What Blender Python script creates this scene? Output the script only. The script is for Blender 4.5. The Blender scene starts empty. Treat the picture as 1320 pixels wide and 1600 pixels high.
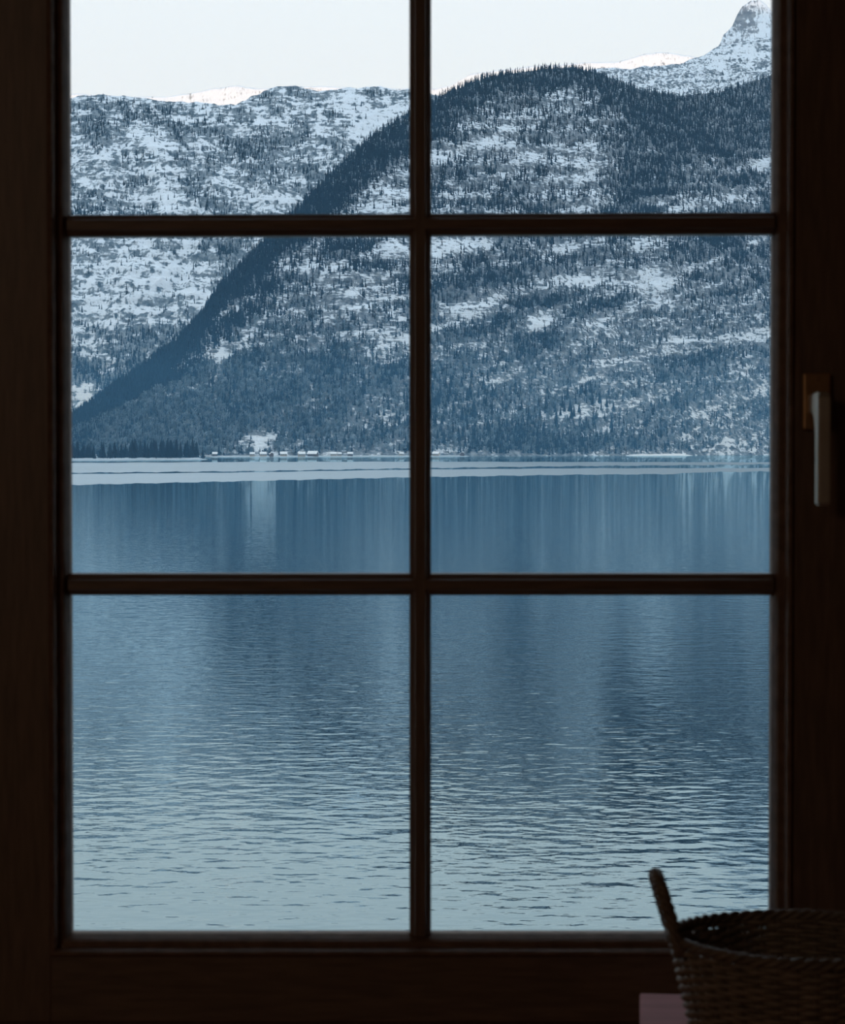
import bpy, bmesh, math, random
import numpy as np
from mathutils import Vector, Matrix
random.seed(7)
rng = np.random.default_rng(11)
S = bpy.context.scene
COL = S.collection

# ------------------------------------------------------------------ camera
F = 3200.0; CAMZ = 8.0; TH = math.radians(1.15)
cam_d = bpy.data.cameras.new('camera'); cam = bpy.data.objects.new('camera', cam_d); COL.objects.link(cam)
cam_d.sensor_fit = 'VERTICAL'; cam_d.sensor_height = 36; cam_d.sensor_width = 29.7
cam_d.lens = 72; cam_d.shift_y = -0.02
cam_d.clip_start = 0.05; cam_d.clip_end = 60000
cam.location = (0, 0, CAMZ); cam.rotation_euler = (math.pi/2 - TH, 0, 0)
cam_d.dof.use_dof = True; cam_d.dof.focus_distance = 1500; cam_d.dof.aperture_fstop = 17
S.camera = cam
# ------------------------------------------------------------------ sky
w = bpy.data.worlds.new('world'); S.world = w; w.use_nodes = True
nt = w.node_tree; nt.nodes.clear()
tc = nt.nodes.new('ShaderNodeTexCoord'); sep = nt.nodes.new('ShaderNodeSeparateXYZ')
cr = nt.nodes.new('ShaderNodeValToRGB'); bg = nt.nodes.new('ShaderNodeBackground'); wo = nt.nodes.new('ShaderNodeOutputWorld')
nt.links.new(tc.outputs['Generated'], sep.inputs[0]); nt.links.new(sep.outputs['Z'], cr.inputs[0])
cr.color_ramp.elements[0].position = 0.0; cr.color_ramp.elements[0].color = (0.94, 1.0, 1.04, 1)
cr.color_ramp.elements[1].position = 0.7; cr.color_ramp.elements[1].color = (0.76, 1.0, 1.24, 1)
e = cr.color_ramp.elements.new(0.24); e.color = (0.93, 1.04, 1.12, 1)
nt.links.new(cr.outputs[0], bg.inputs[0]); bg.inputs[1].default_value = 1.0
nt.links.new(bg.outputs[0], wo.inputs[0])
# ------------------------------------------------------------------ low sun from behind the house, reaching only the far crests
sd = bpy.data.lights.new('sun', 'SUN'); sd.energy = 2.7; sd.angle = math.radians(0.53); sd.color = (1.0, 0.60, 0.28)
so = bpy.data.objects.new('sun', sd); COL.objects.link(so)
so.rotation_euler = Vector((0.25, 1.0, -0.03)).to_track_quat('-Z', 'Y').to_euler()
ld = bpy.data.lights.new('room_fill_light', 'AREA'); ld.shape = 'DISK'; ld.size = 1.0; ld.energy = 10; ld.color = (1.0, .74, .52)  # added warm fill that lifts the dark interior, not a lamp of the room
lo_ = bpy.data.objects.new('room_fill_light', ld); COL.objects.link(lo_); lo_.location = (-2.15, -1.6, 9.0); lo_.rotation_euler = (math.radians(50), 0, math.radians(-30))
S.view_settings.view_transform = 'Standard'; S.view_settings.look = 'None'
S.view_settings.gamma = 1; S.view_settings.use_curve_mapping = False
S.view_settings.exposure = 0.0

# ================================================================== helpers
def ray(px, py):
    x = (px-660)/F; y = (800-py-32)/F
    return Vector((x, math.cos(TH)+y*math.sin(TH), -math.sin(TH)+y*math.cos(TH)))
def W(px, py, Y):
    d = ray(px, py); d = d*(Y/d.y)
    return Vector((d.x, Y, CAMZ+d.z))
def tag(o, label=None, cat=None, group=None, kind=None):
    if label: o['label'] = label
    if cat: o['category'] = cat
    if group: o['group'] = group
    if kind: o['kind'] = kind
    return o
def empty(name, loc=(0, 0, 0), parent=None):
    o = bpy.data.objects.new(name, None); COL.objects.link(o); o.location = loc
    o.empty_display_size = 0.1
    if parent: o.parent = parent
    return o
def obj(name, me, mat=None, parent=None, smooth=False):
    if isinstance(me, bmesh.types.BMesh):
        m = bpy.data.meshes.new(name); bmesh.ops.recalc_face_normals(me, faces=me.faces); me.to_mesh(m); me.free(); me = m
    o = bpy.data.objects.new(name, me); COL.objects.link(o)
    if mat and not me.materials: me.materials.append(mat)
    if smooth: me.polygons.foreach_set('use_smooth', [True]*len(me.polygons))
    if parent: o.parent = parent
    return o
def box(bm, x0, x1, y0, y1, z0, z1, bev=0):
    r = bmesh.ops.create_cube(bm, size=1)
    vs = r['verts']
    for v in vs:
        v.co = Vector((x0+(v.co.x+.5)*(x1-x0), y0+(v.co.y+.5)*(y1-y0), z0+(v.co.z+.5)*(z1-z0)))
    if bev:
        es = list({e for v in vs for e in v.link_edges})
        bmesh.ops.bevel(bm, geom=es, offset=bev, segments=2, affect='EDGES', profile=0.6)
    return bm
def BX(*a, bev=0):
    return box(bmesh.new(), *a, bev=bev)
def tube(bm, pts, rad, n=8, closed=False):
    pts = [Vector(p) for p in pts]; N = len(pts); rings = []
    for i, p in enumerate(pts):
        if closed: d = pts[(i+1) % N]-pts[i-1]
        else: d = pts[min(i+1, N-1)]-pts[max(i-1, 0)]
        d.normalize()
        a = d.cross(Vector((0, 0, 1)))
        if a.length < .2: a = d.cross(Vector((0, 1, 0)))
        a.normalize(); b = a.cross(d)
        r = rad[i] if hasattr(rad, '__len__') else rad
        rings.append([bm.verts.new(p+(a*math.cos(2*math.pi*k/n)+b*math.sin(2*math.pi*k/n))*r) for k in range(n)])
    for i in range(N if closed else N-1):
        A = rings[i]; B = rings[(i+1) % N]
        for k in range(n): bm.faces.new((A[k], A[(k+1) % n], B[(k+1) % n], B[k]))
    if not closed:
        bm.faces.new(rings[0][::-1]); bm.faces.new(rings[-1])
    return bm

# ---- materials
def mat(name, col, rough=0.6, metal=0.0, var=0.0, scale=20.0, stretch=(1, 1, 1), bump=0.0, spec=0.5):
    m = bpy.data.materials.new(name); m.use_nodes = True; t = m.node_tree; b = t.nodes['Principled BSDF']
    b.inputs['Roughness'].default_value = rough; b.inputs['Metallic'].default_value = metal
    b.inputs['Specular IOR Level'].default_value = spec
    c = t.nodes.new('ShaderNodeTexCoord'); mp = t.nodes.new('ShaderNodeMapping'); mp.inputs['Scale'].default_value = stretch
    n = t.nodes.new('ShaderNodeTexNoise'); n.inputs['Scale'].default_value = scale; n.inputs['Detail'].default_value = 5
    r = t.nodes.new('ShaderNodeValToRGB')
    r.color_ramp.elements[0].position = .3; r.color_ramp.elements[1].position = .7
    r.color_ramp.elements[0].color = tuple(x*(1-var) for x in col)+(1,)
    r.color_ramp.elements[1].color = tuple(min(1, x*(1+var)) for x in col)+(1,)
    t.links.new(c.outputs['Object'], mp.inputs[0]); t.links.new(mp.outputs[0], n.inputs['Vector'])
    t.links.new(n.outputs[0], r.inputs[0]); t.links.new(r.outputs[0], b.inputs['Base Color'])
    if bump:
        bp = t.nodes.new('ShaderNodeBump'); bp.inputs['Strength'].default_value = .6; bp.inputs['Distance'].default_value = bump
        t.links.new(n.outputs[0], bp.inputs['Height']); t.links.new(bp.outputs[0], b.inputs['Normal'])
    return m
M_frame = mat('dark_window_wood', (0.12, 0.074, 0.050), .5, var=.25, scale=30, stretch=(6, 6, .6), bump=.0004)
M_frame_h = mat('dark_window_wood_across', (0.12, 0.074, 0.050), .5, var=.25, scale=30, stretch=(.6, 6, 6), bump=.0004)
M_bead = mat('brown_bead_wood', (0.13, 0.076, 0.05), .6, var=.25, scale=30, stretch=(2, 2, 2), bump=.0003, spec=.2)
M_wall = mat('dark_panelled_wall', (0.34, 0.24, 0.17), .7, var=.2, scale=6, stretch=(4, 4, .4))
M_ceil = mat('dark_timber_ceiling', (0.34, 0.25, 0.18), .7, var=.2, scale=6, stretch=(4, .4, 4))
M_floor = mat('dark_floor_boards', (0.30, 0.18, 0.11), .5, var=.25, scale=6, stretch=(6, .5, 1))
M_outside = mat('weathered_outer_wall', (0.25, 0.2, 0.15), .85, var=.2, scale=5)
M_metal = mat('bronze_handle', (0.66, 0.63, 0.56), .38, metal=.8, var=.05, scale=40)
M_plate = mat('bronze_plate', (0.34, 0.20, 0.10), .45, metal=.6, var=.08, scale=40)
M_wicker = mat('grey_brown_wicker', (0.12, 0.085, 0.06), .6, var=.35, scale=60, bump=.0006)
M_wicker2 = mat('pale_wicker_weavers', (0.17, 0.125, 0.09), .55, var=.35, scale=60, bump=.0006)
M_table = mat('dusty_rose_painted_wood', (0.40, 0.16, 0.165), .85, var=.12, scale=9, stretch=(1, 5, 1))
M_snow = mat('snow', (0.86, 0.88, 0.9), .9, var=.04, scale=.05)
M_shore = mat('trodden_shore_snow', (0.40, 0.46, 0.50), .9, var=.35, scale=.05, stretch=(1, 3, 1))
M_house = mat('house_render', (0.42, 0.36, 0.3), .9, var=.15, scale=.3)
M_house2 = mat('dark_timber_house', (0.12, 0.08, 0.06), .9, var=.2, scale=.3)
M_pane = mat('dark_house_glass', (0.03, 0.04, 0.05), .2)
def tree_mat(name, c0, c1):
    m = bpy.data.materials.new(name); m.use_nodes = True; t = m.node_tree; b = t.nodes['Principled BSDF']
    b.inputs['Roughness'].default_value = .95; b.inputs['Specular IOR Level'].default_value = .1
    oi = t.nodes.new('ShaderNodeObjectInfo'); g = t.nodes.new('ShaderNodeNewGeometry'); n = t.nodes.new('ShaderNodeTexNoise')
    n.inputs['Scale'].default_value = .5; n.inputs['Detail'].default_value = 3
    t.links.new(g.outputs['Position'], n.inputs['Vector'])
    a = t.nodes.new('ShaderNodeMath'); a.operation = 'ADD'; t.links.new(oi.outputs['Random'], a.inputs[0]); t.links.new(n.outputs[0], a.inputs[1])
    h = t.nodes.new('ShaderNodeMath'); h.operation = 'MULTIPLY'; h.inputs[1].default_value = .5; t.links.new(a.outputs[0], h.inputs[0])
    r = t.nodes.new('ShaderNodeValToRGB'); r.color_ramp.elements[0].position = .2; r.color_ramp.elements[1].position = .8
    r.color_ramp.elements[0].color = c0+(1,); r.color_ramp.elements[1].color = c1+(1,)
    t.links.new(h.outputs[0], r.inputs[0]); t.links.new(r.outputs[0], b.inputs['Base Color'])
    return m
M_con = tree_mat('dark_conifer_needles', (0.008, 0.012, 0.017), (0.024, 0.034, 0.045))
M_frost = tree_mat('frosted_branches', (0.05, 0.075, 0.09), (0.42, 0.49, 0.54))

def terrain_mat(name, snow=(0.86, 0.90, 0.95), r0=(0.05, 0.065, 0.08), r1=(0.36, 0.39, 0.42), fz=.36, fx=.075, amp=1.9, amp2=1.15, sc2=.12, amp3=1.2):
    m = bpy.data.materials.new(name); m.use_nodes = True; t = m.node_tree; L = t.links; N = t.nodes
    b = N['Principled BSDF']; b.inputs['Roughness'].default_value = .9; b.inputs['Specular IOR Level'].default_value = .15
    g = N.new('ShaderNodeNewGeometry'); at = N.new('ShaderNodeAttribute'); at.attribute_name = 'snow'
    mp = N.new('ShaderNodeMapping'); mp.inputs['Scale'].default_value = (fx, fx, fz); mp.inputs['Rotation'].default_value = (0, math.radians(-5), 0)
    L.new(g.outputs['Position'], mp.inputs[0])
    n1 = N.new('ShaderNodeTexNoise'); n1.inputs['Scale'].default_value = 1; n1.inputs['Detail'].default_value = 5; L.new(mp.outputs[0], n1.inputs['Vector'])
    n2 = N.new('ShaderNodeTexNoise'); n2.inputs['Scale'].default_value = sc2; n2.inputs['Detail'].default_value = 5; n2.inputs['Roughness'].default_value = .65
    L.new(g.outputs['Position'], n2.inputs['Vector'])
    def mad(src, k, add):
        x = N.new('ShaderNodeMath'); x.operation = 'MULTIPLY_ADD'; L.new(src, x.inputs[0]); x.inputs[1].default_value = k
        if isinstance(add, float): x.inputs[2].default_value = add
        else: L.new(add, x.inputs[2])
        return x.outputs[0]
    s = mad(n1.outputs[0], amp, at.outputs['Fac']); s = mad(n2.outputs[0], amp2, s)
    mp3 = N.new('ShaderNodeMapping'); mp3.inputs['Scale'].default_value = (fx*1.6, fx*.5, fz*.12); mp3.inputs['Rotation'].default_value = (0, math.radians(12), 0)
    L.new(g.outputs['Position'], mp3.inputs[0])
    n3 = N.new('ShaderNodeTexNoise'); n3.inputs['Scale'].default_value = 1; n3.inputs['Detail'].default_value = 4; n3.inputs['Distortion'].default_value = .6; L.new(mp3.outputs[0], n3.inputs['Vector'])
    s = mad(n3.outputs[0], amp3, s)
    s = mad(s, 1.0, -(amp+amp2+amp3)/2)
    mr = N.new('ShaderNodeMapRange'); mr.inputs['From Min'].default_value = .38; mr.inputs['From Max'].default_value = .63; L.new(s, mr.inputs['Value'])
    rk = N.new('ShaderNodeValToRGB'); rk.color_ramp.elements[0].position = .35; rk.color_ramp.elements[1].position = .65
    rk.color_ramp.elements[0].color = r0+(1,); rk.color_ramp.elements[1].color = r1+(1,); L.new(n2.outputs[0], rk.inputs[0])
    mx = N.new('ShaderNodeMix'); mx.data_type = 'RGBA'; L.new(mr.outputs[0], mx.inputs['Factor']); L.new(rk.outputs[0], mx.inputs[6]); mx.inputs[7].default_value = snow+(1,)
    L.new(mx.outputs[2], b.inputs['Base Color'])
    bp = N.new('ShaderNodeBump'); bp.inputs['Strength'].default_value = .7; bp.inputs['Distance'].default_value = 4.0
    L.new(s, bp.inputs['Height']); L.new(bp.outputs[0], b.inputs['Normal'])
    return m

# ---- numpy noise
PERM = rng.permutation(256); PERM = np.concatenate([PERM, PERM, PERM[:2]])
GV = rng.normal(size=(256, 3)); GV /= np.linalg.norm(GV, axis=1)[:, None]
def pn(x, y, z):
    xi = np.floor(x).astype(int); yi = np.floor(y).astype(int); zi = np.floor(z).astype(int)
    xf = x-xi; yf = y-yi; zf = z-zi
    u = xf**3*(xf*(xf*6-15)+10); v = yf**3*(yf*(yf*6-15)+10); w_ = zf**3*(zf*(zf*6-15)+10)
    out = 0
    for dx in (0, 1):
        wx = u if dx else 1-u; a = PERM[(xi+dx) & 255]
        for dy in (0, 1):
            wy = v if dy else 1-v; b = PERM[(a+yi+dy) & 255]
            for dz in (0, 1):
                wz = w_ if dz else 1-w_; g = GV[PERM[(b+zi+dz) & 255]]
                out = out+wx*wy*wz*(g[..., 0]*(xf-dx)+g[..., 1]*(yf-dy)+g[..., 2]*(zf-dz))
    return out*1.5
def fbm(x, y, z, o=4, gain=.5):
    s = 0; a = 1
    for k in range(o):
        s = s+a*pn(x*2**k+k*17.3, y*2**k+k*5.1, z*2**k-k*9.7); a *= gain
    return s
def sm(x, a, b):
    t = np.clip((x-a)/(b-a), 0, 1); return t*t*(3-2*t)

# ================================================================== setting: far landscape
def blobs(px, py, base, lst):
    """cover 0 (closed forest) .. 9 (open snow) laid over the slope by eye"""
    out = base+np.zeros_like(px)
    for (cx, cy, rx, ry, ang, val) in lst:
        a = math.radians(ang); dx = px-cx; dy = py-cy
        U = (dx*math.cos(a)-dy*math.sin(a))/rx; V = (dx*math.sin(a)+dy*math.cos(a))/ry
        wgt = np.exp(-(U*U+V*V)**1.3); out = out*(1-wgt)+val*wgt
    return out

def mountain(name, ridge, base, slope, pxr, dpx, rows, material, cover, cliff, jag=0, label='', strata=1.0, tilt=.1, back=.35, fine=1.0):
    rx, ry = zip(*ridge); bx, by = zip(*base)
    lo, hi = pxr
    inl, inh = max(lo, 90), min(hi, 1230)
    cols = np.concatenate([np.arange(lo, inl, 12), np.arange(inl, inh, dpx), np.arange(inh, hi+1, 12)]).astype(float)
    v = np.concatenate([np.linspace(0, 1, rows), 1+np.linspace(0, 1, 14)[1:]**1.5])
    PX, V = np.meshgrid(cols, v)
    RY = np.interp(cols, rx, ry)
    if jag: RY = RY+jag*fbm(cols/45, cols*0+3.3, cols*0, 4, .6)
    tr = np.maximum((704-RY)/F, .0012); Yb = np.interp(cols, bx, by)
    Yr = slope*Yb/(slope-tr); Zr = tr*Yr+8
    U = (PX-660)/F
    VV = np.minimum(V, 1); bk = np.maximum(V-1, 0)
    Y = Yb+(Yr-Yb)*VV+bk*(Yr-Yb+600)*.6
    g = VV*(0.93+.07*VV)
    Z = Zr*g*(1-back*bk*1.6)+(-1.0)*(1-VV)+bk*0
    X = U*Y
    env = np.sin(np.pi*np.clip(VV, 0, 1))**.7*np.clip((Yr-Yb)/900, 0, 1)
    env = np.maximum(env, sm(bk, .1, .6)*.8)
    # big relief: gullies running down the slope
    wx = X+60*fbm(X/300, Y/300, X*0, 3)
    gul = 1-np.abs(fbm(wx/170, Y/600, X*0+2, 4))*2
    Z = Z+env*fine*(46*fbm(X/420, Y/420, X*0+7, 4)+24*gul+7*fbm(X/45, Y/45, Z/45, 3))
    # rock ledges
    PYt = 704-(Z-8)/Y*F
    st = np.zeros_like(Z); Zo = np.zeros_like(Z)
    k1 = cliff(PX, PYt)
    for P, a in ((37., .75), (12.5, .6)):
        ph = (Z-tilt*X+14*fbm(X/120, Y/120, Z/60, 3))/P
        fr = ph-np.floor(ph); tread = sm(fr, 0, .62); riser = sm(fr, .62, 1)
        Zo += a*P*(tread*.18+riser*.82-fr)*k1*env*strata
        st += (1-riser)*np.where(fr < .62, 1, 0)*.5
    Z = Z+Zo
    PY = 704-(Z-8)/Y*F
    L = cover(PX, PY)
    n = fbm(X/60, Y/60, Z/25, 4, .6)
    snow = .5+(L-5.7)*.088+(st-.45)*.55*k1+n*.20
    nr, nc = PX.shape
    co = np.stack([X, Y, Z], -1).reshape(-1, 3)
    idx = np.arange(nr*nc).reshape(nr, nc)
    q = np.stack([idx[:-1, :-1], idx[:-1, 1:], idx[1:, 1:], idx[1:, :-1]], -1).reshape(-1, 4)
    me = bpy.data.meshes.new(name); me.vertices.add(len(co)); me.vertices.foreach_set('co', co.ravel())
    me.loops.add(q.size); me.loops.foreach_set('vertex_index', q.ravel().astype(np.int32))
    me.polygons.add(len(q)); me.polygons.foreach_set('loop_start', np.arange(0, q.size, 4, dtype=np.int32))
    me.polygons.foreach_set('loop_total', np.full(len(q), 4, np.int32))
    me.update(calc_edges=True)
    at = me.attributes.new('snow', 'FLOAT', 'POINT'); at.data.foreach_set('value', snow.ravel().astype(np.float32))
    o = obj(name, me, material, smooth=True)
    tag(o, label, 'mountain', kind='structure')
    return dict(o=o, X=X, Y=Y, Z=Z, L=L, cols=cols, v=v, rows=rows)

def sample(T, px, fv):
    """points on the terrain at column px, row fraction fv (0..1)"""
    c = np.interp(px, T['cols'], np.arange(len(T['cols']))); r = fv*(T['rows']-1)
    c0 = np.clip(c.astype(int), 0, len(T['cols'])-2); r0 = np.clip(r.astype(int), 0, T['rows']-2); cf = c-c0; rf = r-r0
    def g(A): return (A[r0, c0]*(1-cf)*(1-rf)+A[r0, c0+1]*cf*(1-rf)+A[r0+1, c0]*(1-cf)*rf+A[r0+1, c0+1]*cf*rf)
    return g(T['X']), g(T['Y']), g(T['Z']), g(T['L'])

# ridge of the front mountain, dark with trees
RA = [(-900, 700), (-200, 690), (0, 676), (116, 655), (200, 594), (270, 541), (310, 500), (340, 452), (400, 392), (455, 337), (520, 271), (580, 217), (640, 177), (700, 147), (760, 124), (830, 113), (890, 108), (930, 116), (1000, 143), (1060, 152), (1120, 147), (1200, 122), (1300, 90), (1600, 60), (2200, 130)]
BA = [(-900, 2350), (116, 2500), (640, 2750), (900, 2950), (1200, 3400), (1700, 3600), (2200, 3600)]
def ridgeA(px): return np.interp(px, *zip(*RA))
LA = [(900, 240, 330, 150, 0, 3.2), (560, 420, 140, 110, 30, 4.6), (815, 255, 150, 75, 0, 5.5), (720, 250, 60, 60, 0, 5.2), (760, 300, 60, 14, 0, 4.2), (850, 215, 50, 16, 0, 3.6), (720, 215, 40, 14, 10, 3.4), (820, 175, 80, 22, 0, 3.8), (900, 170, 28, 26, 0, 5.5), (925, 270, 14, 60, 0, 6.2), (1080, 220, 110, 80, 0, 1.0),
      (1010, 250, 55, 90, 0, 1.2), (1120, 318, 95, 20, 10, 4.8), (1190, 262, 18, 12, 30, 7.5), (1060, 322, 40, 12, 0, 6.0), (600, 290, 50, 45, 0, 5.6), (620, 350, 40, 30, 0, 6.5),
      (500, 400, 70, 40, 0, 4.4), (575, 460, 60, 26, 20, 6.6), (610, 400, 40, 34, 0, 5.6), (690, 410, 24, 50, 0, 5.6), (745, 378, 28, 22, 0, 7.6), (795, 410, 60, 22, 10, 1.2), (880, 390, 40, 14, 15, 4.8),
      (740, 480, 62, 17, 18, 6.8), (720, 440, 60, 12, 10, 1.2), (760, 520, 80, 14, 5, 1.6), (900, 443, 42, 13, 0, 6.0), (880, 470, 60, 14, 10, 1.4), (1015, 450, 48, 52, 0, 5.8), (1018, 452, 22, 30, 30, 8.0), (1000, 395, 40, 14, 20, 5.0), (1170, 388, 12, 34, -35, 6.5), (1130, 400, 50, 40, 0, 1.6),
      (840, 505, 18, 20, 0, 6.6), (940, 520, 60, 28, 0, 3.6), (1070, 545, 130, 15, 9, 5.6), (960, 565, 70, 9, 9, 6.2), (1100, 500, 90, 24, 8, 3.4), (1090, 572, 120, 10, 8, 1.6), (1150, 530, 60, 9, 12, 6.2),
      (500, 520, 70, 30, 20, 4.2), (460, 440, 36, 16, 40, 4.6), (340, 575, 20, 14, 30, 6.6), (350, 550, 10, 20, 0, 5.4), (600, 535, 55, 10, 15, 6.4), (560, 520, 40, 8, 25, 6.0), (520, 555, 60, 18, 20, 2.0), (600, 590, 90, 24, 10, 1.6),
      (740, 570, 80, 32, 0, 3.2), (850, 600, 80, 22, 10, 2.2), (450, 620, 120, 30, 10, 2.6), (280, 650, 90, 30, 15, 2.8), (850, 650, 80, 8, 10, 5.2), (720, 650, 60, 16, 0, 3.4), (950, 665, 50, 8, 14, 4.6),
      (1150, 690, 60, 9, 10, 6.2), (1120, 640, 80, 10, 12, 3.8), (1192, 603, 14, 13, 30, 7.4), (1040, 690, 80, 20, 0, 1.4), (800, 690, 110, 20, 0, .6), (407, 695, 32, 17, 0, 8.6), (560, 680, 50, 14, 0, 3.0), (480, 672, 40, 14, 0, 1.4)]
def coverA(px, py):
    L = blobs(px, py, 3.2, LA)
    d = py-ridgeA(px)              # closed forest along the crest
    band = np.interp(px, [100, 200, 330, 450, 560, 700, 800, 900, 1000, 1100, 1300], [30, 38, 42, 50, 75, 62, 34, 26, 50, 100, 120])
    k = 1-sm(d, band*.6, band*1.3); L = L*(1-k)+.5*k
    L = L-.25+(3.2*fbm((px+py)/95, (py+px*.25)/27, px*0+1, 4, .62)+1.2*fbm(px/14, py/34, px*0+4, 3))*(1-.75*k)
    return np.clip(L, 0, 9)
def cliffA(px, py): return .35+.65*np.clip(blobs(px, py, .15, [(810, 260, 190, 90, 0, 1.), (1080, 540, 160, 60, 0, .9), (740, 480, 80, 40, 0, .9), (860, 650, 160, 30, 0, .8), (1140, 685, 90, 25, 0, 1.), (560, 440, 120, 80, 0, .8), (1010, 440, 80, 60, 0, .8)]), 0, 1)
MT_A = terrain_mat('snowy_forest_slope')
TA = mountain('forested_mountain', RA, BA, .62, (-900, 2200), 1.6, 430, MT_A, coverA, cliffA, label='large forested mountain sloping down to the lake from right to left, snow on its ledges')

RB = [(-1500, 190), (-700, 120), (-200, 150), (116, 152), (180, 149), (225, 154), (250, 158), (330, 166), (370, 168), (395, 150), (440, 139), (480, 141), (500, 145), (540, 141), (600, 142), (640, 143), (760, 160), (950, 240)]
BB = [(-1500, 4000), (950, 4300)]
LB = [(220, 200, 130, 14, 4, 3.8), (400, 200, 50, 26, -20, 3.4), (180, 300, 40, 50, 0, 4.0), (350, 250, 40, 12, 20, 3.0), (250, 268, 60, 8, 0, 7.2), (140, 220, 20, 40, 0, 4.0), (240, 180, 110, 9, -3, 3.0), (280, 188, 34, 8, -5, 8.4), (255, 230, 22, 26, 0, 8.8), (262, 305, 16, 34, -8, 8.4), (190, 180, 40, 12, 0, 3.0), (510, 208, 22, 11, 0, 9), (575, 185, 80, 40, 0, 6.8), (460, 225, 55, 36, 0, 3.4), (440, 160, 60, 14, 0, 5.0), (330, 215, 50, 30, 0, 4.0),
      (350, 290, 60, 30, 0, 4.6), (150, 260, 60, 40, 0, 5.2), (420, 310, 34, 24, 0, 6.8), (300, 260, 30, 24, 0, 3.6),
      (210, 430, 150, 75, 0, 6.3), (300, 440, 40, 60, 0, 7.0), (150, 420, 30, 40, 0, 5.6), (210, 410, 26, 20, 0, 6.2), (285, 515, 50, 30, 30, 4.6), (175, 585, 90, 38, 8, .8), (130, 618, 30, 24, 0, 7.2), (350, 385, 46, 16, 5, 1.2), (250, 540, 30, 24, 0, 1.5), (150, 545, 30, 16, 0, 4), (335, 392, 9, 9, 0, 8)]
def coverB(px, py): return np.clip(blobs(px, py, 4.1, LB)+3.4*fbm((px-py*.3)/60, py/42, px*0+5, 5, .6), 0, 9)
MT_B = terrain_mat('pale_cliff_face', r0=(0.075, .10, .12), r1=(0.36, .40, .43), fz=.18, fx=.05, amp=1.2, amp2=1.6, sc2=.07)
TB = mountain('cliff_mountain', RB, BB, .8, (-1500, 950), 1.7, 330, MT_B, coverB, lambda px, py: .55+0*px, jag=5, label='pale snow-streaked cliff mountain behind, seen in the two left panes', tilt=.02)

RC = [(820, 170), (860, 130), (930, 110), (1000, 108), (1060, 103), (1095, 88), (1120, 76), (1160, 68), (1200, 58), (1400, 40), (1800, 90), (2400, 200)]
LC = [(1150, 90, 60, 14, 10, 8.5), (1000, 118, 40, 8, 0, 4), (1150, 115, 60, 18, 10, 5.0), (1080, 125, 60, 16, 10, 5.4)]
TC = mountain('snowy_shoulder', RC, [(820, 4900), (2400, 5100)], .7, (820, 2400), 1.8, 200, terrain_mat('shoulder_snow_and_scrub', fz=.25, amp=1.3, amp2=1.6, sc2=.09), lambda px, py: np.clip(blobs(px, py, 5.6, LC)+1.4*fbm(px/20, py/14, px*0+9, 4, .6), 0, 9), lambda px, py: .6+0*px, jag=4, label='snowy shoulder with scattered scrub below the pointed peak at upper right', tilt=.15)
RE = [(1040, 160), (1085, 110), (1112, 84), (1122, 74), (1128, 58), (1142, 44), (1149, 27), (1158, 14), (1170, 8), (1184, 4), (1194, 9), (1206, 22), (1230, 50), (1280, 70), (1400, 130)]
TE = mountain('pointed_peak', RE, [(1040, 6000), (1400, 6000)], 1.3, (1040, 1400), 1.5, 170, terrain_mat('peak_rock_and_snow', r0=(.17, .18, .2), r1=(.36, .36, .37), fz=.1, amp=.6, amp2=.8, sc2=.05), lambda px, py: np.clip(blobs(px, py, 6.8, [(1160, 30, 22, 24, 20, 3.0), (1175, 48, 16, 12, 0, 4), (1192, 45, 8, 18, 0, 8), (1145, 55, 14, 8, 30, 5.0)])+1.2*fbm(px/9, py/9, px*0, 3), 0, 9), lambda px, py: .4+0*px, jag=4, label='pointed grey rock peak rising above the snow at the top right', tilt=.5, fine=1.3)
RD = [(-1500, 150), (-300, 170), (60, 150), (116, 148), (170, 152), (260, 153), (310, 147), (335, 141), (370, 137), (420, 141), (470, 138), (500, 137), (560, 140), (640, 141), (680, 140), (706, 134), (735, 118), (765, 115), (800, 110), (860, 105), (910, 100), (960, 100), (985, 92), (1030, 84), (1075, 90), (1130, 100), (1500, 130), (2400, 170)]
TD = mountain('sunlit_far_ridge', RD, [(-1500, 9000), (2400, 9000)], 1.0, (-1500, 2400), 3, 150, terrain_mat('far_snowfield', r0=(.3, .3, .3), r1=(.5, .48, .46), fz=.03, amp=.3, amp2=.5, sc2=.012), lambda px, py: np.clip(8.2+1.3*fbm(px/24, py/10, px*0, 3), 0, 9), lambda px, py: .2+0*px, jag=2, label='far snow ridge catching the last sunlight behind the mountains', fine=1.5)
# unseen mountain added behind the house to keep the whole valley in shade
bm = bmesh.new(); prev = None
for i in range(41):
    x = -16000+800*i; h = 2010+60*math.sin(i*1.7)+35*math.sin(i*4.1)
    r = [bm.verts.new((x, -6000+60*math.sin(i), h)), bm.verts.new((x, -2500+200*math.sin(i*2.1), -2)), bm.verts.new((x, -9500, -2))]
    if prev:
        bm.faces.new((prev[0], r[0], r[1], prev[1])); bm.faces.new((prev[0], prev[2], r[2], r[0]))
    prev = r
o = obj('added_shading_mountain', bm, mat('added_mountain_rock_and_snow', (.35, .38, .4), .9, var=.4, scale=.004)); tag(o, 'unseen mountain added behind the house to keep the valley in shade', 'mountain', kind='structure')

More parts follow.
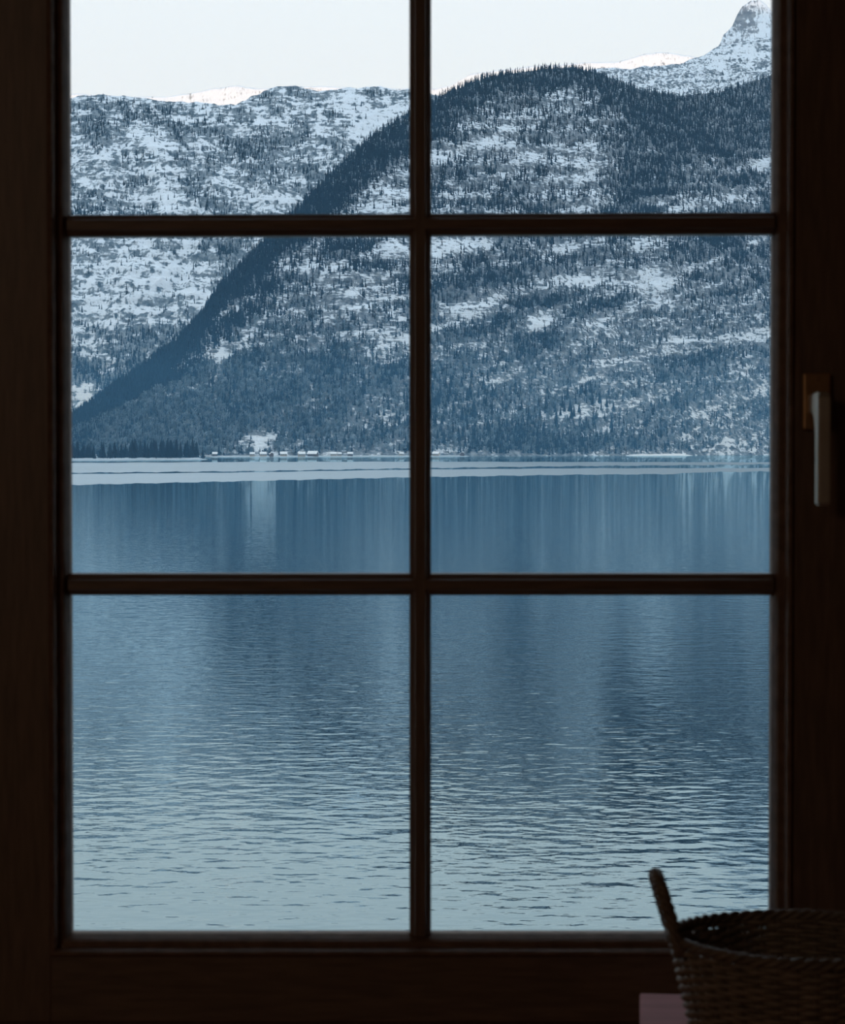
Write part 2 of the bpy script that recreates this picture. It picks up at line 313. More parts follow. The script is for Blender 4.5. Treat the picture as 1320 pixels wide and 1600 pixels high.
# ---- water
def grid_plane(name, x0, x1, y0, y1, z, m):
    bm = bmesh.new(); vs = [bm.verts.new(p) for p in ((x0, y0, z), (x1, y0, z), (x1, y1, z), (x0, y1, z))]; bm.faces.new(vs)
    return obj(name, bm, m)
m = bpy.data.materials.new('lake_water'); m.use_nodes = True; t = m.node_tree; N = t.nodes; L = t.links; N.clear()
out = N.new('ShaderNodeOutputMaterial'); g = N.new('ShaderNodeNewGeometry')
def nz(sx, sy, det, rough=.5, off=0, rot=0):
    mp = N.new('ShaderNodeMapping'); mp.inputs['Scale'].default_value = (sx, sy, 1); mp.inputs['Location'].default_value = (off, off, 0); mp.inputs['Rotation'].default_value = (0, 0, rot)
    L.new(g.outputs['Position'], mp.inputs[0])
    n = N.new('ShaderNodeTexNoise'); n.inputs['Scale'].default_value = 1; n.inputs['Detail'].default_value = det; n.inputs['Roughness'].default_value = rough
    L.new(mp.outputs[0], n.inputs['Vector']); return n.outputs[0]
def madd(a, k, b):
    x = N.new('ShaderNodeMath'); x.operation = 'MULTIPLY_ADD'; L.new(a, x.inputs[0]); x.inputs[1].default_value = k
    if isinstance(b, (int, float)): x.inputs[2].default_value = b
    else: L.new(b, x.inputs[2])
    return x.outputs[0]
WA = 0.42
h = madd(nz(1.6, 2.2, 1.0, rot=.06), .034*WA, 0.0)
h = madd(nz(.75, .95, 1, off=31, rot=-.12), .040*WA, h)
h = madd(nz(3.2, 7.5, 2, off=11, rot=.1), .0060*WA, h)
h = madd(nz(5, 4, 1, off=51), .0035*WA, h)
bp = N.new('ShaderNodeBump'); bp.inputs['Strength'].default_value = 1; bp.inputs['Distance'].default_value = 1; L.new(h, bp.inputs['Height'])
gl = N.new('ShaderNodeBsdfGlossy'); gl.inputs['Roughness'].default_value = .01; gl.inputs['Color'].default_value = (.72, .93, 1.0, 1); L.new(bp.outputs[0], gl.inputs['Normal'])
df = N.new('ShaderNodeBsdfDiffuse'); df.inputs['Color'].default_value = (.006, .010, .013, 1)
fr = N.new('ShaderNodeFresnel'); fr.inputs['IOR'].default_value = 1.5; L.new(bp.outputs[0], fr.inputs['Normal'])
mr = N.new('ShaderNodeMapRange'); mr.inputs['From Min'].default_value = 0; mr.inputs['From Max'].default_value = .8; mr.inputs['To Min'].default_value = .15; mr.inputs['To Max'].default_value = .94
L.new(fr.outputs[0], mr.inputs['Value'])
mx = N.new('ShaderNodeMixShader'); L.new(mr.outputs[0], mx.inputs[0]); L.new(df.outputs[0], mx.inputs[1]); L.new(gl.outputs[0], mx.inputs[2]); L.new(mx.outputs[0], out.inputs[0])
lake = grid_plane('lake', -9000, 9000, 2.9, 9000, 0, m); tag(lake, 'calm blue mountain lake with small ripples filling the lower half of the window', 'lake', kind='structure')

# ---- pale sheets whose colour stands in for sky reflected off ruffled water
M_sheen = mat('painted_sky_sheen', (.30, .38, .42), .35, var=.10, scale=.01, stretch=(.3, 2, 1))
t = M_sheen.node_tree; bs = t.nodes['Principled BSDF']; lk = bs.inputs['Base Color'].links[0].from_socket
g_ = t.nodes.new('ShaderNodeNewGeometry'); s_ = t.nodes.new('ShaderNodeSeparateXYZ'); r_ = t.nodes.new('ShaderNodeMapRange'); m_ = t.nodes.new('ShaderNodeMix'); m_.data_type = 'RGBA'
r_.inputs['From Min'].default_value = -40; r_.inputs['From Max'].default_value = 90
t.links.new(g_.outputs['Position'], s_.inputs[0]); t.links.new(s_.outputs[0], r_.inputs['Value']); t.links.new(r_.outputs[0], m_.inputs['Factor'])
t.links.new(lk, m_.inputs[6]); m_.inputs[7].default_value = (.10, .17, .21, 1); t.links.new(m_.outputs[2], bs.inputs['Base Color'])  # painted reflection gets darker towards the right
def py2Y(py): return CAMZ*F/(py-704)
def sheen_band(near, far, label, z):
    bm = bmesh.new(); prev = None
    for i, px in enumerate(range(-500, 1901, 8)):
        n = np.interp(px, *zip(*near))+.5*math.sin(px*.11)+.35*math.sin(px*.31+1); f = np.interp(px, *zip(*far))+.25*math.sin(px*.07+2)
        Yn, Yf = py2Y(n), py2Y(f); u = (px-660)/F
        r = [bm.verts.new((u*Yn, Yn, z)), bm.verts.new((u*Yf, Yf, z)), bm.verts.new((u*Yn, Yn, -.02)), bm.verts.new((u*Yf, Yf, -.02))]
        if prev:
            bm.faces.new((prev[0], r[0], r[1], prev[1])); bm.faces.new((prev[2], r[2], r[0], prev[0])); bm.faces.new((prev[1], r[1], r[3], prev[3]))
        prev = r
    o = obj('sky_sheen_sheet', bm, M_sheen); tag(o, label, 'sheen_band', kind='structure')
sheen_band([(-500, 768), (116, 758), (380, 752), (640, 746), (900, 742), (1050, 741), (1100, 738), (1200, 737), (1900, 730)], [(-500, 745), (116, 741), (380, 738.5), (640, 734), (900, 732), (1200, 731.5), (1900, 728)], 'nearer pale band of painted sky reflection across the lake', .02)
sheen_band([(-500, 742), (116, 739), (380, 736.5), (640, 732), (900, 728.5), (1200, 726), (1900, 722)], [(-500, 726), (116, 723.5), (380, 722), (640, 721.5), (900, 722), (1200, 722.5), (1900, 720)], 'farther pale band of painted sky reflection before the far shore', .02)

# ---- low point of land at the left and the snowy spit at the right
def land(name, pts_near, pts_far, zt, label, m):
    bm = bmesh.new(); prev = None
    for px in range(pts_near[0][0], pts_near[-1][0]+1, 6):
        Yn = np.interp(px, *zip(*pts_near)); Yf = np.interp(px, *zip(*pts_far)); u = (px-660)/F; r = []
        e = min(1, (px-pts_near[0][0])/20, (pts_near[-1][0]-px)/20)
        for k in range(9):
            s = k/8; Y = Yn+(Yf-Yn)*s; z = -.6+(zt+.6)*math.sin(math.pi*s)**.6*e if 0 < s < 1 else -.6
            z += .25*math.sin(px*.3+k)*(1 if 0 < s < 1 else 0)*e
            r.append(bm.verts.new((u*Y, Y, z)))
        if prev:
            for k in range(8): bm.faces.new((prev[k], r[k], r[k+1], prev[k+1]))
        prev = r
    o = obj(name, bm, m, smooth=True); tag(o, label, 'land', kind='structure'); return o
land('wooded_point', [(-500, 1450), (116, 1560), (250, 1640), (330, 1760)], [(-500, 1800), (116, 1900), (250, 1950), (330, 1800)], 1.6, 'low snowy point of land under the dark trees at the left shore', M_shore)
land('snowy_spit', [(966, 3060), (1000, 3050), (1086, 3150)], [(966, 3150), (1020, 3300), (1086, 3200)], 3.0, 'bright snowy spit on the far shore in the right lower middle pane', M_snow)
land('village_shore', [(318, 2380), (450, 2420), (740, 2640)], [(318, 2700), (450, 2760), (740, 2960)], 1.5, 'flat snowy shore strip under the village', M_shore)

# ================================================================== trees
def conifer_mesh(name, h, r, tiers, n, m, seed):
    rd = random.Random(seed); bm = bmesh.new()
    tube(bm, [(0, 0, -.5), (0, 0, h*.3)], h*.014, 5)
    for k in range(tiers):
        z0 = h*(.08+.80*k/tiers); z1 = min(h, z0+h*(.34-.12*k/tiers)+(h*.1 if k == tiers-1 else 0)); rr = r*(1-.83*k/tiers)
        top = bm.verts.new((rd.uniform(-.02, .02)*r, rd.uniform(-.02, .02)*r, z1)); ring = []
        for i in range(n*2):
            a = math.pi*i/n+k*.7; q = rr*(rd.uniform(.85, 1.15) if i % 2 == 0 else rd.uniform(.5, .7))
            ring.append(bm.verts.new((q*math.cos(a), q*math.sin(a), z0-(h*.035 if i % 2 == 0 else -h*.01))))
        for i in range(n*2): bm.faces.new((ring[i], ring[(i+1) % (2*n)], top))
        bm.faces.new(ring[::-1])
    bmesh.ops.recalc_face_normals(bm, faces=bm.faces)
    me = bpy.data.meshes.new(name); bm.to_mesh(me); bm.free(); me.materials.append(m); return me
def bare_mesh(name, h, r, m, seed):
    rd = random.Random(seed); bm = bmesh.new()
    tube(bm, [(0, 0, -.5), (0, 0, h*.5), (.1, 0, h*.95)], [h*.02, h*.012, h*.003], 4)
    for k in range(16):
        z = h*rd.uniform(.25, .7); a = rd.uniform(0, 6.28); l = r*rd.uniform(.6, 1.0); d = Vector((math.cos(a), math.sin(a), rd.uniform(.6, 1.6)))
        p = Vector((0, 0, z)); tip = p+d*l; s = Vector((-math.sin(a), math.cos(a), 0))*r*.16
        v = [bm.verts.new(x) for x in (p, p+(tip-p)*.5+s, tip, p+(tip-p)*.5-s+Vector((0, 0, r*.1)))]
        bm.faces.new(v)
        v = [bm.verts.new(x) for x in (p+(tip-p)*.4, p+(tip-p)*.7+Vector((0, 0, r*.3)), tip+s*2, tip-s)]
        bm.faces.new(v)
    me = bpy.data.meshes.new(name); bm.to_mesh(me); bm.free(); me.materials.append(m); return me
con = [conifer_mesh('conifer', 15, 2.6, 6, 6, M_con, s) for s in range(4)]
lod = [conifer_mesh('conifer_far', 14, 2.3, 3, 3, M_con, s) for s in (11, 12, 13)]
frost = [bare_mesh('frosted_tree', 11, 3.6, M_frost, s) for s in (21, 22)]
def put_tree(me, name, x, y, z, s, label, group, wide=1.0):
    o = bpy.data.objects.new(name, me); COL.objects.link(o); o.location = (x, y, z); o.rotation_euler = (0, 0, random.uniform(0, 6.28))
    o.scale = (s*random.uniform(.85, 1.25)*wide,)*2+(s,); tag(o, label, 'tree', group); return o
random.seed(3)
# grove on the point
tops = [(60, 690), (116, 684), (125, 693), (150, 692), (160, 686), (170, 690), (185, 688), (200, 690), (213, 682), (225, 688), (240, 685), (262, 684), (285, 685), (300, 684), (308, 690), (320, 706)]
n = 0; used = []; tries = 0
while n < 112:
    px = random.uniform(60, 318); top = np.interp(px, *zip(*tops))+random.choice([random.uniform(-2, 4), random.uniform(2, 12)])
    Y = np.interp(px, [60, 250, 330], [1600, 1700, 1790])+random.uniform(0, np.interp(px, [60, 250, 318], [290, 230, 60])); q = ((px-660)/F*Y, Y)
    if any((q[0]-a)**2+(q[1]-b)**2 < 6.2**2 for a, b in used): tries += 1
    if tries < 90000 and any((q[0]-a)**2+(q[1]-b)**2 < 6.2**2 for a, b in used): continue
    used.append(q)
    z0 = .9; zt = 8+(704-top)/F*Y; s = max((zt-z0)/15, .3)
    put_tree(con[n % 4], 'conifer', (px-660)/F*Y, Y, z0, s, *(('dark conifer in the lower left half of the grove on the low shore point', 'conifers in the left half of the grove') if px < 175 else ('dark conifer in the taller middle of the grove on the low shore point', 'conifers in the middle of the grove') if px < 284 else ('dark conifer at the right end of the grove on the low shore point', 'conifers at the right end of the grove')), wide=1.15); n += 1
# trees along the foot of the mountain
for px in (655., 905., 1110., 590., 470.):
    sx, sy, sz, _ = sample(TA, np.array([px]), np.array([.06])); used.append((sx[0], sy[0]))
for i in range(176):
    if i < 50: px = random.uniform(640, 700)
    elif i < 130: px = random.uniform(700, 960)
    else: px = random.uniform(335, 640)
    for k in range(200):
        sx, sy, sz, _ = sample(TA, np.array([px]), np.array([random.uniform(.02, .14 if px > 640 else .09)]))
        if all((sx[0]-a)**2+(sy[0]-b)**2 > 10.5**2 for a, b in used): break
        px += random.uniform(-6, 6)
    used.append((sx[0], sy[0]))
    put_tree(con[i % 4], 'conifer', sx[0], sy[0], sz[0]-.5, random.uniform(.8, 1.6) if px > 640 else random.uniform(.45, 1.0), *(('dark conifer among those along the far shore between the village houses and the middle bar', 'conifers behind the village') if px < 640 else ('dark conifer in the tall dark row on the far shore right of the middle bar', 'tall conifers on the far shore')))
o = put_tree(con[1], 'conifer', (342-660)/F*2420, 2420, 1.2, .95, 'lone small conifer beside the leftmost house, right of the dark grove', None)

def forest(name, T, count, pxr, fvr, dens, sources, scl, label, seed):
    r = np.random.default_rng(seed); px = r.uniform(*pxr, count); fv = r.uniform(*fvr, count)
    x, y, z, Lc = sample(T, px, fv); keep = r.random(count) < dens(px, 704-(z-8)/y*F, Lc)
    x, y, z = x[keep], y[keep], z[keep]; n = len(x)
    me = bpy.data.meshes.new(name); me.vertices.add(n); me.vertices.foreach_set('co', np.stack([x, y, z-.5], -1).ravel())
    a = me.attributes.new('sc', 'FLOAT', 'POINT'); a.data.foreach_set('value', (scl*r.uniform(.5, 1.25, n)).astype(np.float32))
    a = me.attributes.new('pick', 'INT', 'POINT'); a.data.foreach_set('value', r.integers(0, len(sources), n).astype(np.int32))
    a = me.attributes.new('rot', 'FLOAT', 'POINT'); a.data.foreach_set('value', r.uniform(0, 6.28, n).astype(np.float32))
    o = obj(name, me); tag(o, label, 'forest', kind='stuff')
    ng = bpy.data.node_groups.new(name, 'GeometryNodeTree')
    ng.interface.new_socket('Geometry', in_out='INPUT', socket_type='NodeSocketGeometry'); ng.interface.new_socket('Geometry', in_out='OUTPUT', socket_type='NodeSocketGeometry')
    gi = ng.nodes.new('NodeGroupInput'); go = ng.nodes.new('NodeGroupOutput'); j = ng.nodes.new('GeometryNodeJoinGeometry')
    def named(nm, ty):
        q = ng.nodes.new('GeometryNodeInputNamedAttribute'); q.data_type = ty; q.inputs['Name'].default_value = nm; return q.outputs[0]
    pk, sc, rt = named('pick', 'INT'), named('sc', 'FLOAT'), named('rot', 'FLOAT')
    cx = ng.nodes.new('ShaderNodeCombineXYZ'); ng.links.new(rt, cx.inputs[2])
    for k, src in enumerate(sources):
        oi = ng.nodes.new('GeometryNodeObjectInfo'); oi.inputs['Object'].default_value = src; oi.inputs['As Instance'].default_value = True
        ip = ng.nodes.new('GeometryNodeInstanceOnPoints'); cmp_ = ng.nodes.new('FunctionNodeCompare'); cmp_.data_type = 'INT'; cmp_.operation = 'EQUAL'
        ng.links.new(pk, cmp_.inputs[2]); cmp_.inputs[3].default_value = k
        ng.links.new(gi.outputs[0], ip.inputs['Points']); ng.links.new(cmp_.outputs[0], ip.inputs['Selection']); ng.links.new(oi.outputs['Geometry'], ip.inputs['Instance'])
        ng.links.new(sc, ip.inputs['Scale']); ng.links.new(cx.outputs[0], ip.inputs['Rotation']); ng.links.new(ip.outputs[0], j.inputs[0])
    ng.links.new(j.outputs[0], go.inputs[0]); md = o.modifiers.new('trees', 'NODES'); md.node_group = ng
    return n
# one free-standing tree of each far kind, standing on the shore, is the source of the forests
srcs = []
for i, me in enumerate(lod+frost):
    px = [655, 905, 1110, 590, 470][i]; sx, sy, sz, _ = sample(TA, np.array([float(px)]), np.array([.06]))
    o = put_tree(me, 'conifer' if i < 3 else 'frosted_tree', sx[0], sy[0], sz[0]-.5, 1, ['dark conifer at the foot of the slope hidden by the middle bar', 'narrow conifer at the foot of the slope left of the snowy spit', 'narrow conifer above the right end of the snowy spit', 'frosted bare tree above the right end of the village', 'frosted bare tree behind the village houses'][i], None)
    o.scale = (1, 1, 1); srcs.append(o)
C3, FR = srcs[:3], srcs[3:]
forest('dark_forest', TA, 92000, (60, 1260), (.006, 1.0), lambda px, py, L: np.clip((6.3-L)/5.2, .04, 1)**1.3*np.where(L < 1.3, 1, np.interp(py, [380, 470, 620], [.8, .42, .26])), C3, .95, 'dark conifer forest covering the front mountain', 1)
forest('frosted_woodland', TA, 42000, (60, 1260), (.006, .62), lambda px, py, L: np.clip((py-400)/220, 0, 1)*np.clip((5.4-L)/4, 0, .5), FR, .9, 'frost-pale bare woodland on the lower slope of the front mountain', 2)
forest('dark_forest', TB, 34000, (90, 700), (.03, .985), lambda px, py, L: np.clip((5.4-L)/4.6, .05, 1)**1.2, C3, 1.0, 'conifer patches on the pale cliff mountain at the left', 3)
forest('dark_forest', TC, 5000, (860, 1260), (.45, .99), lambda px, py, L: np.clip((5.8-L)/4.0, .04, 1)*.7, C3, 1.0, 'scattered conifers on the snowy shoulder at upper right', 4)

# ================================================================== village
def house(px, py, wpx, Y, label, dark=False, gable=False):
    k = Y/F; x = (px-660)*k; z0 = 1.4; w_ = wpx*k*.8; d = w_*.75; wall = max(2.6, (710.8-py)*k*.7); rh = w_*.26
    e = empty('village_house', (x, Y, z0)); tag(e, label, 'house', 'village houses on the far shore')
    e.rotation_euler = (0, 0, random.uniform(-.3, .3)+(math.pi/2 if gable else 0))
    obj('wall', BX(-w_/2, w_/2, -d/2, d/2, -1, wall), M_house2 if dark else M_house, e)
    bm = bmesh.new(); o_ = 1.12; A = [(-w_/2*o_, -d/2*1.25, wall-.5), (w_/2*o_, -d/2*1.25, wall-.5), (w_/2*o_, 0, wall+rh), (-w_/2*o_, 0, wall+rh), (-w_/2*o_, d/2*1.25, wall-.5), (w_/2*o_, d/2*1.25, wall-.5)]
    lo = [bm.verts.new(p) for p in A]; hi = [bm.verts.new((p[0], p[1], p[2]+.5)) for p in A]
    for q in ((0, 1, 2, 3), (3, 2, 5, 4)):
        bm.faces.new([hi[i] for i in q]); bm.faces.new([lo[i] for i in q[::-1]])
    for a, b in ((0, 1), (1, 2), (2, 5), (5, 4), (4, 3), (3, 0)): bm.faces.new((lo[a], lo[b], hi[b], hi[a]))
    rf = obj('snowy_roof', bm, M_snow, e)
    gb = bmesh.new()
    for s in (-1, 1):
        a = [gb.verts.new((s*w_/2, -d/2, wall)), gb.verts.new((s*w_/2, d/2, wall)), gb.verts.new((s*w_/2, 0, wall+rh*.86))]; b = [gb.verts.new((v.co.x-s*.3, v.co.y, v.co.z)) for v in a]
        gb.faces.new(a); gb.faces.new(b)
        for i in range(3): gb.faces.new((a[i], a[(i+1) % 3], b[(i+1) % 3], b[i]))
    obj('gable', gb, M_house2 if dark else M_house, e)
    for i in range(3): obj('house_window', BX(w_*(-.3+.3*i)-.5, w_*(-.3+.3*i)+.5, -d/2-.06, -d/2+.05, .9, 2.1), M_pane, e)
    obj('chimney', BX(w_*.2, w_*.2+.8, .3, 1.1, wall+rh*.4, wall+rh+1.1), M_house2, rf)
random.seed(5)
H = [(336, 708, 10, 2480, 'leftmost village house, alone between the dark grove and the lone conifer'), (394, 710, 9, 2450, 'small snowy-roofed house at the left foot of the white snowfield'),
     (411, 709, 12, 2470, 'house below the middle of the white snowfield'), (424, 710, 9, 2440, 'low house below the right part of the white snowfield'), (443, 708.5, 13, 2480, 'house at the right edge of the white snowfield'),
     (471, 710, 13, 2450, 'snowy-roofed house just left of the widest white-roofed one'), (489, 708.5, 18, 2500, 'widest white-roofed house in the middle of the village'), (521, 708.5, 11, 2540, 'left one of two touching houses right of the village middle'),
     (530, 708.5, 8, 2560, 'small right one of two touching houses right of the village middle'), (547, 707.5, 10, 2560, 'house standing alone right of the touching pair'), (627, 708, 8, 2660, 'small house just left of the middle bar'),
     (681, 710, 12, 2660, 'low snowy-roofed house just right of the middle bar'), (722, 708, 11, 2700, 'rightmost village house with a steep snowy roof against dark trees')]
for i, (px, py, wp, Y, lb) in enumerate(H): house(px, py, wp, Y, lb, dark=i % 3 == 0, gable=(i in (3, 12)))
for o in COL.objects:
    if o.name.startswith('village_house') and 'group' in o: del o['group']

# ================================================================== haze
def haze(name, x, y0, y1, z1, dens, col, aniso, label):
    m = bpy.data.materials.new(name); m.use_nodes = True; t = m.node_tree; t.nodes.clear()
    out = t.nodes.new('ShaderNodeOutputMaterial'); v = t.nodes.new('ShaderNodeVolumeScatter')
    v.inputs['Color'].default_value = col+(1,); v.inputs['Density'].default_value = dens; v.inputs['Anisotropy'].default_value = aniso
    t.links.new(v.outputs[0], out.inputs['Volume'])
    o = obj(name, BX(-x, x, y0, y1, -3, z1), m); tag(o, label, 'haze', kind='structure'); o.display_type = 'WIRE'; return o
haze('valley_haze', 9000, 90, 8000, 1500, 2.4e-5, (.34, .70, 1.0), .2, 'thin blue evening haze filling the valley')
haze('low_haze', 8900, 100, 7900, 120, 1.1e-4, (.18, .56, 1.0), .2, 'denser blue haze lying low over the lake and shore')

# ================================================================== room and window
G = 2.56; K = G/F
p0 = W(112, 1458, G); p1 = W(1203, 1458, G); pt = W(660, -190, G)
XL, XR, ZB, ZT = p0.x, p1.x, p0.z, pt.z
FACE = 2.530                                   # room-side face of the sash
win = empty('window_1', (0, 0, 0)); tag(win, 'dark brown wooden six-pane window looking onto the lake', 'window', kind='structure')
SW = .104
sx0, sx1, sz0, sz1 = XL-SW, XR+SW, ZB-.105, ZT+SW
MW = .0215                                     # width of the moulding round the panes
for a in (BX(sx0, XL-MW+.002, FACE, 2.595, sz0, sz1, bev=.003), BX(XR+MW-.002, sx1, FACE, 2.595, sz0, sz1, bev=.003)): obj('stile', a, M_frame, win)
for a in (BX(XL-MW, XR+MW, FACE+.0005, 2.5945, sz0, ZB-MW+.002, bev=.003), BX(XL-MW, XR+MW, FACE+.0005, 2.5945, ZT+MW-.002, sz1, bev=.003)): obj('rail', a, M_frame_h, win)
# moulding: raised lip, hollow and slope down to the glass, mitred at the corners
prof = [(0, 2.575), (0, 2.5575), (.0035, 2.546), (.006, 2.541), (.0105, 2.540), (.0125, 2.5385), (.0135, 2.529), (.0155, 2.5245), (.0190, 2.5240), (.0215, 2.527), (.0218, 2.575)]
for side in range(4):
    bm = bmesh.new(); rings = []
    for end in (0, 1):
        rg = []
        for d, y in prof:
            if side == 0: p = (XL-d, y, ZB-d if end == 0 else ZT+d)
            elif side == 1: p = (XR+d, y, ZB-d if end == 0 else ZT+d)
            elif side == 2: p = (XL-d if end == 0 else XR+d, y, ZB-d)
            else: p = (XL-d if end == 0 else XR+d, y, ZT+d)
            rg.append(bm.verts.new(p))
        rings.append(rg)
    k = len(prof)
    for i in range(k): bm.faces.new((rings[0][i], rings[0][(i+1) % k], rings[1][(i+1) % k], rings[1][i]))
    bm.faces.new(rings[0]); bm.faces.new(rings[1][::-1])
    obj('glazing_bead', bm, M_bead, win)
# glazing bars
mp_ = [(-.0135, 2.572), (-.0135, 2.551), (-.0115, 2.548), (-.0075, 2.5445), (-.006, 2.541), (.006, 2.541), (.0075, 2.5445), (.0115, 2.548), (.0135, 2.551), (.0135, 2.572)]
def muntin(a, b, horiz):
    bm = bmesh.new(); rings = []
    for q in (a, b): rings.append([bm.verts.new((q[0], y+.0004, q[1]+d) if horiz else (q[0]+d, y, q[1])) for d, y in mp_])
    k = len(mp_)
    for i in range(k): bm.faces.new((rings[0][i], rings[0][(i+1) % k], rings[1][(i+1) % k], rings[1][i]))
    bm.faces.new(rings[0]); bm.faces.new(rings[1][::-1])
    obj('glazing_bar', bm, M_frame_h if horiz else M_frame, win)
cx = W(656.5, 800, G).x
muntin((cx, ZB), (cx, ZT), False)
zs = [W(660, 912.5, G).z, (W(115, 354, G).z, W(1203, 350, G).z)]
muntin((XL, zs[0]), (XR, zs[0]), True); muntin((XL, zs[1][0]), (XR, zs[1][1]), True)
# panes
mg = bpy.data.materials.new('window_glass'); mg.use_nodes = True; t = mg.node_tree; t.nodes.clear()
out = t.nodes.new('ShaderNodeOutputMaterial'); tr = t.nodes.new('ShaderNodeBsdfTransparent'); gl = t.nodes.new('ShaderNodeBsdfGlossy'); mx = t.nodes.new('ShaderNodeMixShader'); fr = t.nodes.new('ShaderNodeFresnel')
tr.inputs[0].default_value = (.985, .99, .99, 1); gl.inputs['Roughness'].default_value = 0; fr.inputs[0].default_value = 1.3
t.links.new(fr.outputs[0], mx.inputs[0]); t.links.new(tr.outputs[0], mx.inputs[1]); t.links.new(gl.outputs[0], mx.inputs[2]); t.links.new(mx.outputs[0], out.inputs[0])
zrow = [ZB, zs[0], sum(zs[1])/2, ZT]; xcol = [XL, cx, XR]
for i in range(3):
    for j in range(2): obj('pane', BX(xcol[j]-.004, xcol[j+1]+.004, 2.558, 2.562, zrow[i]-.004, zrow[i+1]+.004), mg, win)
# outer frame round the sash
fx0, fx1, fz0, fz1 = sx0-.004, sx1+.004, sz0-.004, sz1+.004
for a in (BX(fx0-.07, fx0, 2.545, 2.66, fz0-.07, fz1+.07, bev=.002), BX(fx1, fx1+.07, 2.545, 2.66, fz0-.07, fz1+.07, bev=.002),
          BX(fx0, fx1, 2.545, 2.66, fz0-.07, fz0, bev=.002), BX(fx0, fx1, 2.545, 2.66, fz1, fz1+.07, bev=.002)): obj('window_frame', a, M_frame, win)
# handle
hd = empty('handle', (0, 0, 0), win)
a = W(1254, 583, 2.522); b = W(1297, 672, 2.522)
hx = (a.x+b.x)/2
obj('back_plate', BX(a.x, b.x, 2.519, 2.5305, b.z, a.z, bev=.003), M_plate, hd)
xc = W(1288, 700, 2.455).x
zt_, zn_, zb_ = W(1279, 613, 2.455).z, W(1270, 645, 2.48).z, W(1279, 790, 2.455).z
pr = [(2.521, zt_-.001), (2.470, zt_+.001), (2.459, zt_-.001), (2.4555, zt_-.006), (2.455, zt_-.03), (2.457, (zt_+zb_)/2), (2.456, zb_+.004), (2.459, zb_), (2.474, zb_), (2.4765, zb_+.004), (2.477, (zt_+zb_)/2), (2.479, zn_-.018), (2.484, zn_-.008), (2.493, zn_-.001), (2.505, zn_+.001), (2.521, zn_)]
bm = bmesh.new(); fa = [bm.verts.new((xc-.0075, y, z)) for y, z in pr]; f = bm.faces.new(fa)
ex = bmesh.ops.extrude_face_region(bm, geom=[f])
for v in ex['geom']:
    if isinstance(v, bmesh.types.BMVert): v.co.x += .015
bmesh.ops.recalc_face_normals(bm, faces=bm.faces)
bmesh.ops.bevel(bm, geom=[e for e in bm.edges if abs(e.verts[0].co.x-e.verts[1].co.x) < 1e-5], offset=.0016, segments=2, affect='EDGES')
obj('lever', bm, M_metal, hd)
for zz in (a.z-.006, b.z+.006):
    bm = bmesh.new(); bmesh.ops.create_cone(bm, cap_ends=True, segments=12, radius1=.0035, radius2=.003, depth=.002, matrix=Matrix.Translation((hx, 2.5185, zz)) @ Matrix.Rotation(math.pi/2, 4, 'X')); obj('screw', bm, M_plate, hd)

# wall around the window (pieces of one wall), with the outer face reaching down to the water
wx0, wx1, wz0, wz1 = fx0-.068, fx1+.068, fz0-.068, fz1+.068
FL, CE = 6.5, 9.3
bm = bmesh.new()
for q in ((-2.6, wx0, FL-.1, CE+.1), (wx1, 2.6, FL-.1, CE+.1), (wx0, wx1, FL-.1, wz0), (wx0, wx1, wz1, CE+.1)): box(bm, q[0], q[1], 2.56, 2.86, q[2], q[3])
tag(obj('wall_front', bm, M_wall), 'dark wall around the lake window', 'wall', kind='structure')
tag(obj('foundation_wall', BX(-2.6, 2.6, 2.5, 2.9, -1.0, FL-.1), M_outside), 'outer wall of the house standing in the lake', 'wall', kind='structure')
tag(obj('wall_left', BX(-2.7, -2.6, -2.6, 2.86, FL-.1, CE+.1), M_wall), 'dark left side wall of the room', 'wall', kind='structure')
tag(obj('wall_right', BX(2.6, 2.7, -2.6, 2.86, FL-.1, CE+.1), M_wall), 'dark right side wall of the room', 'wall', kind='structure')
tag(obj('wall_back', BX(-2.7, 2.7, -2.7, -2.6, FL-.1, CE+.1), M_wall), 'dark back wall behind the viewer', 'wall', kind='structure')
tag(obj('ceiling', BX(-2.6, 2.6, -2.6, 2.56, CE, CE+.1), M_ceil), 'dark timber ceiling', 'ceiling', kind='structure')
tag(obj('floor', BX(-2.6, 2.6, -2.6, 2.56, FL-.1, FL), M_floor), 'dark board floor', 'floor', kind='structure')

# ================================================================== table and basket
tb = W(999, 1551, 2.42); TX0, TZ, TY1 = tb.x, tb.z, 2.42; TX1, TY0 = TX0+.46, 2.02
te = empty('side_table', ((TX0+TX1)/2, (TY0+TY1)/2, FL)); tag(te, 'small dusty-rose table under the wicker basket by the window', 'table')
def child(name, bm, m, par, off, smooth=False):
    bmesh.ops.rotate(bm, verts=bm.verts, cent=(TX0, TY1, 0), matrix=Matrix.Rotation(math.radians(-6), 3, 'Z'))
    bmesh.ops.translate(bm, verts=bm.verts, vec=-Vector(off)); return obj(name, bm, m, par, smooth)
off = te.location
child('table_top', BX(TX0, TX1, TY0, TY1, TZ-.022, TZ, bev=.003), M_table, te, off)
child('apron', BX(TX0+.03, TX1-.03, TY0+.03, TY1-.03, TZ-.09, TZ-.021), M_table, te, off)
for ax in (TX0+.025, TX1-.06):
    for ay in (TY0+.025, TY1-.06): child('leg', BX(ax, ax+.035, ay, ay+.035, FL, TZ-.021, bev=.003), M_table, te, off)

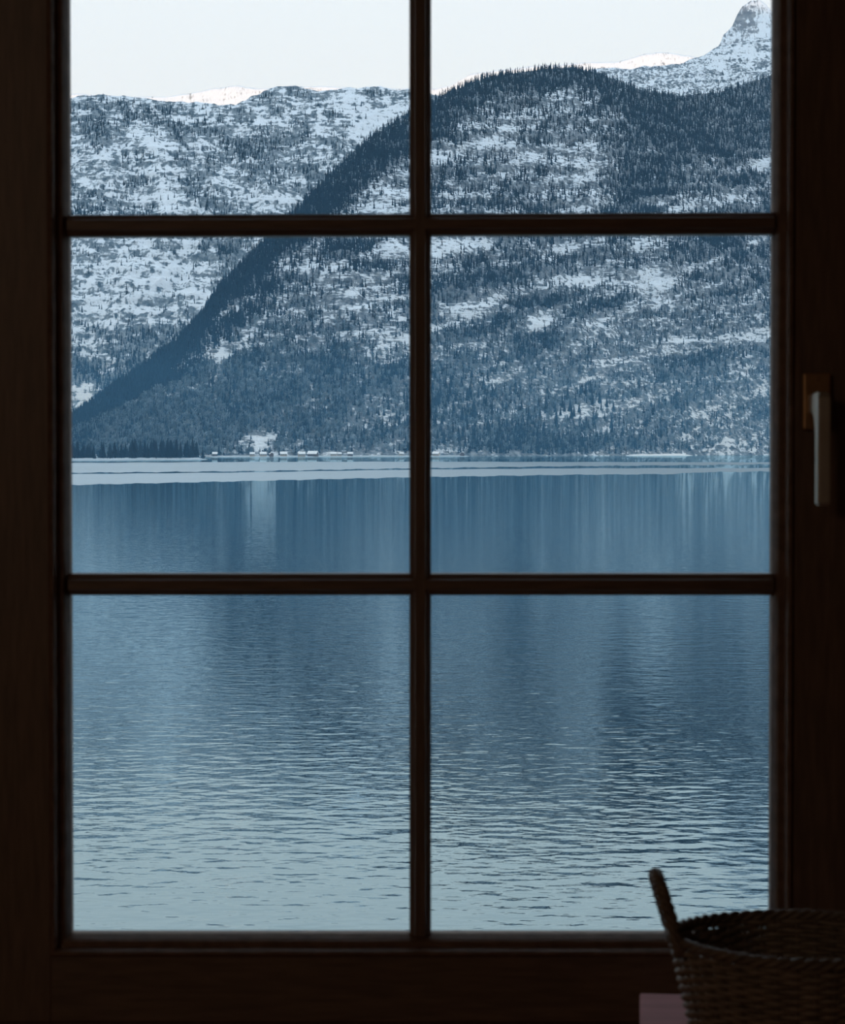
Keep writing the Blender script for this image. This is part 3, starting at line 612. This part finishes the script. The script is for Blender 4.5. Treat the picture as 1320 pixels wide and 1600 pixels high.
BY = 2.22; bc = W(1245, 1464, BY); RT = 195/F*BY; HT = bc.z-TZ; RB_ = RT-.028; OV = .84
be = empty('wicker_basket', (bc.x, BY, TZ+.0015)); tag(be, 'round grey-brown wicker basket with side handles in the lower right corner', 'basket')
NS = 40
def R_at(z): s = z/HT; return RB_+(RT-RB_)*s**.85
def P(a, r, z): return (r*math.cos(a), r*math.sin(a)*OV, z)
bm = bmesh.new()
for k in range(9):
    rr = RB_*(k+1)/9*.98; tube(bm, [P(2*math.pi*i/40, rr, .006+.0015*(1 if (i+k) % 2 else -1)) for i in range(40)], .0062, 5, closed=True)
obj('basket_base', bm, M_wicker, be, smooth=True)
for i in range(NS):
    a = 2*math.pi*i/NS; obj('stake', tube(bmesh.new(), [P(a, R_at(z), z) for z in np.linspace(.004, HT-.001, 7)], .0021, 6), M_wicker, be, smooth=True)
rows = int((HT-.012)/.0047)
for k in range(rows):
    z = .010+k*.0047; pts = []
    for i in range(NS*4):
        a = 2*math.pi*i/(NS*4); w_ = math.cos(math.pi*(i/4.0)+math.pi*k)
        pts.append(P(a, R_at(z)+.0036*w_, z+.0006*math.sin(a*5+k)))
    obj('weaver', tube(bmesh.new(), pts, .0029, 6, closed=True), M_wicker2, be, smooth=True)
bm = bmesh.new()
for ph in (0, 2.09, 4.19):
    tube(bm, [P(2*math.pi*i/220, RT+.001+.0035*math.cos(20*2*math.pi*i/220+ph), HT-.002+.0035*math.sin(20*2*math.pi*i/220+ph)+.0015*math.sin(4*math.pi*i/220+1)) for i in range(220)], .0034, 6, closed=True)
obj('braided_rim', bm, M_wicker, be, smooth=True)
for sd_ in (-1, 1):
    bm = bmesh.new()
    for ph in (0, 2.09, 4.19):
        pts = []
        for i in range(60):
            s = i/59; th = math.pi*(s-.02)/.96; yy = .036*math.cos(th); hh = .068*max(0, math.sin(th))**.75-.012*(1 if s in (0, 1) else 0)
            lean = -.002+.30*hh
            pts.append((sd_*(RT+lean+.0042*math.cos(14*s*2*math.pi/2+ph)), yy+.0035*math.cos(th)*math.sin(14*s*math.pi+ph), HT-.002+hh+.0042*math.sin(14*s*math.pi+ph)*abs(math.sin(th))))
        tube(bm, pts, .0042, 6)
    obj('basket_handle', bm, M_wicker, be, smooth=True)
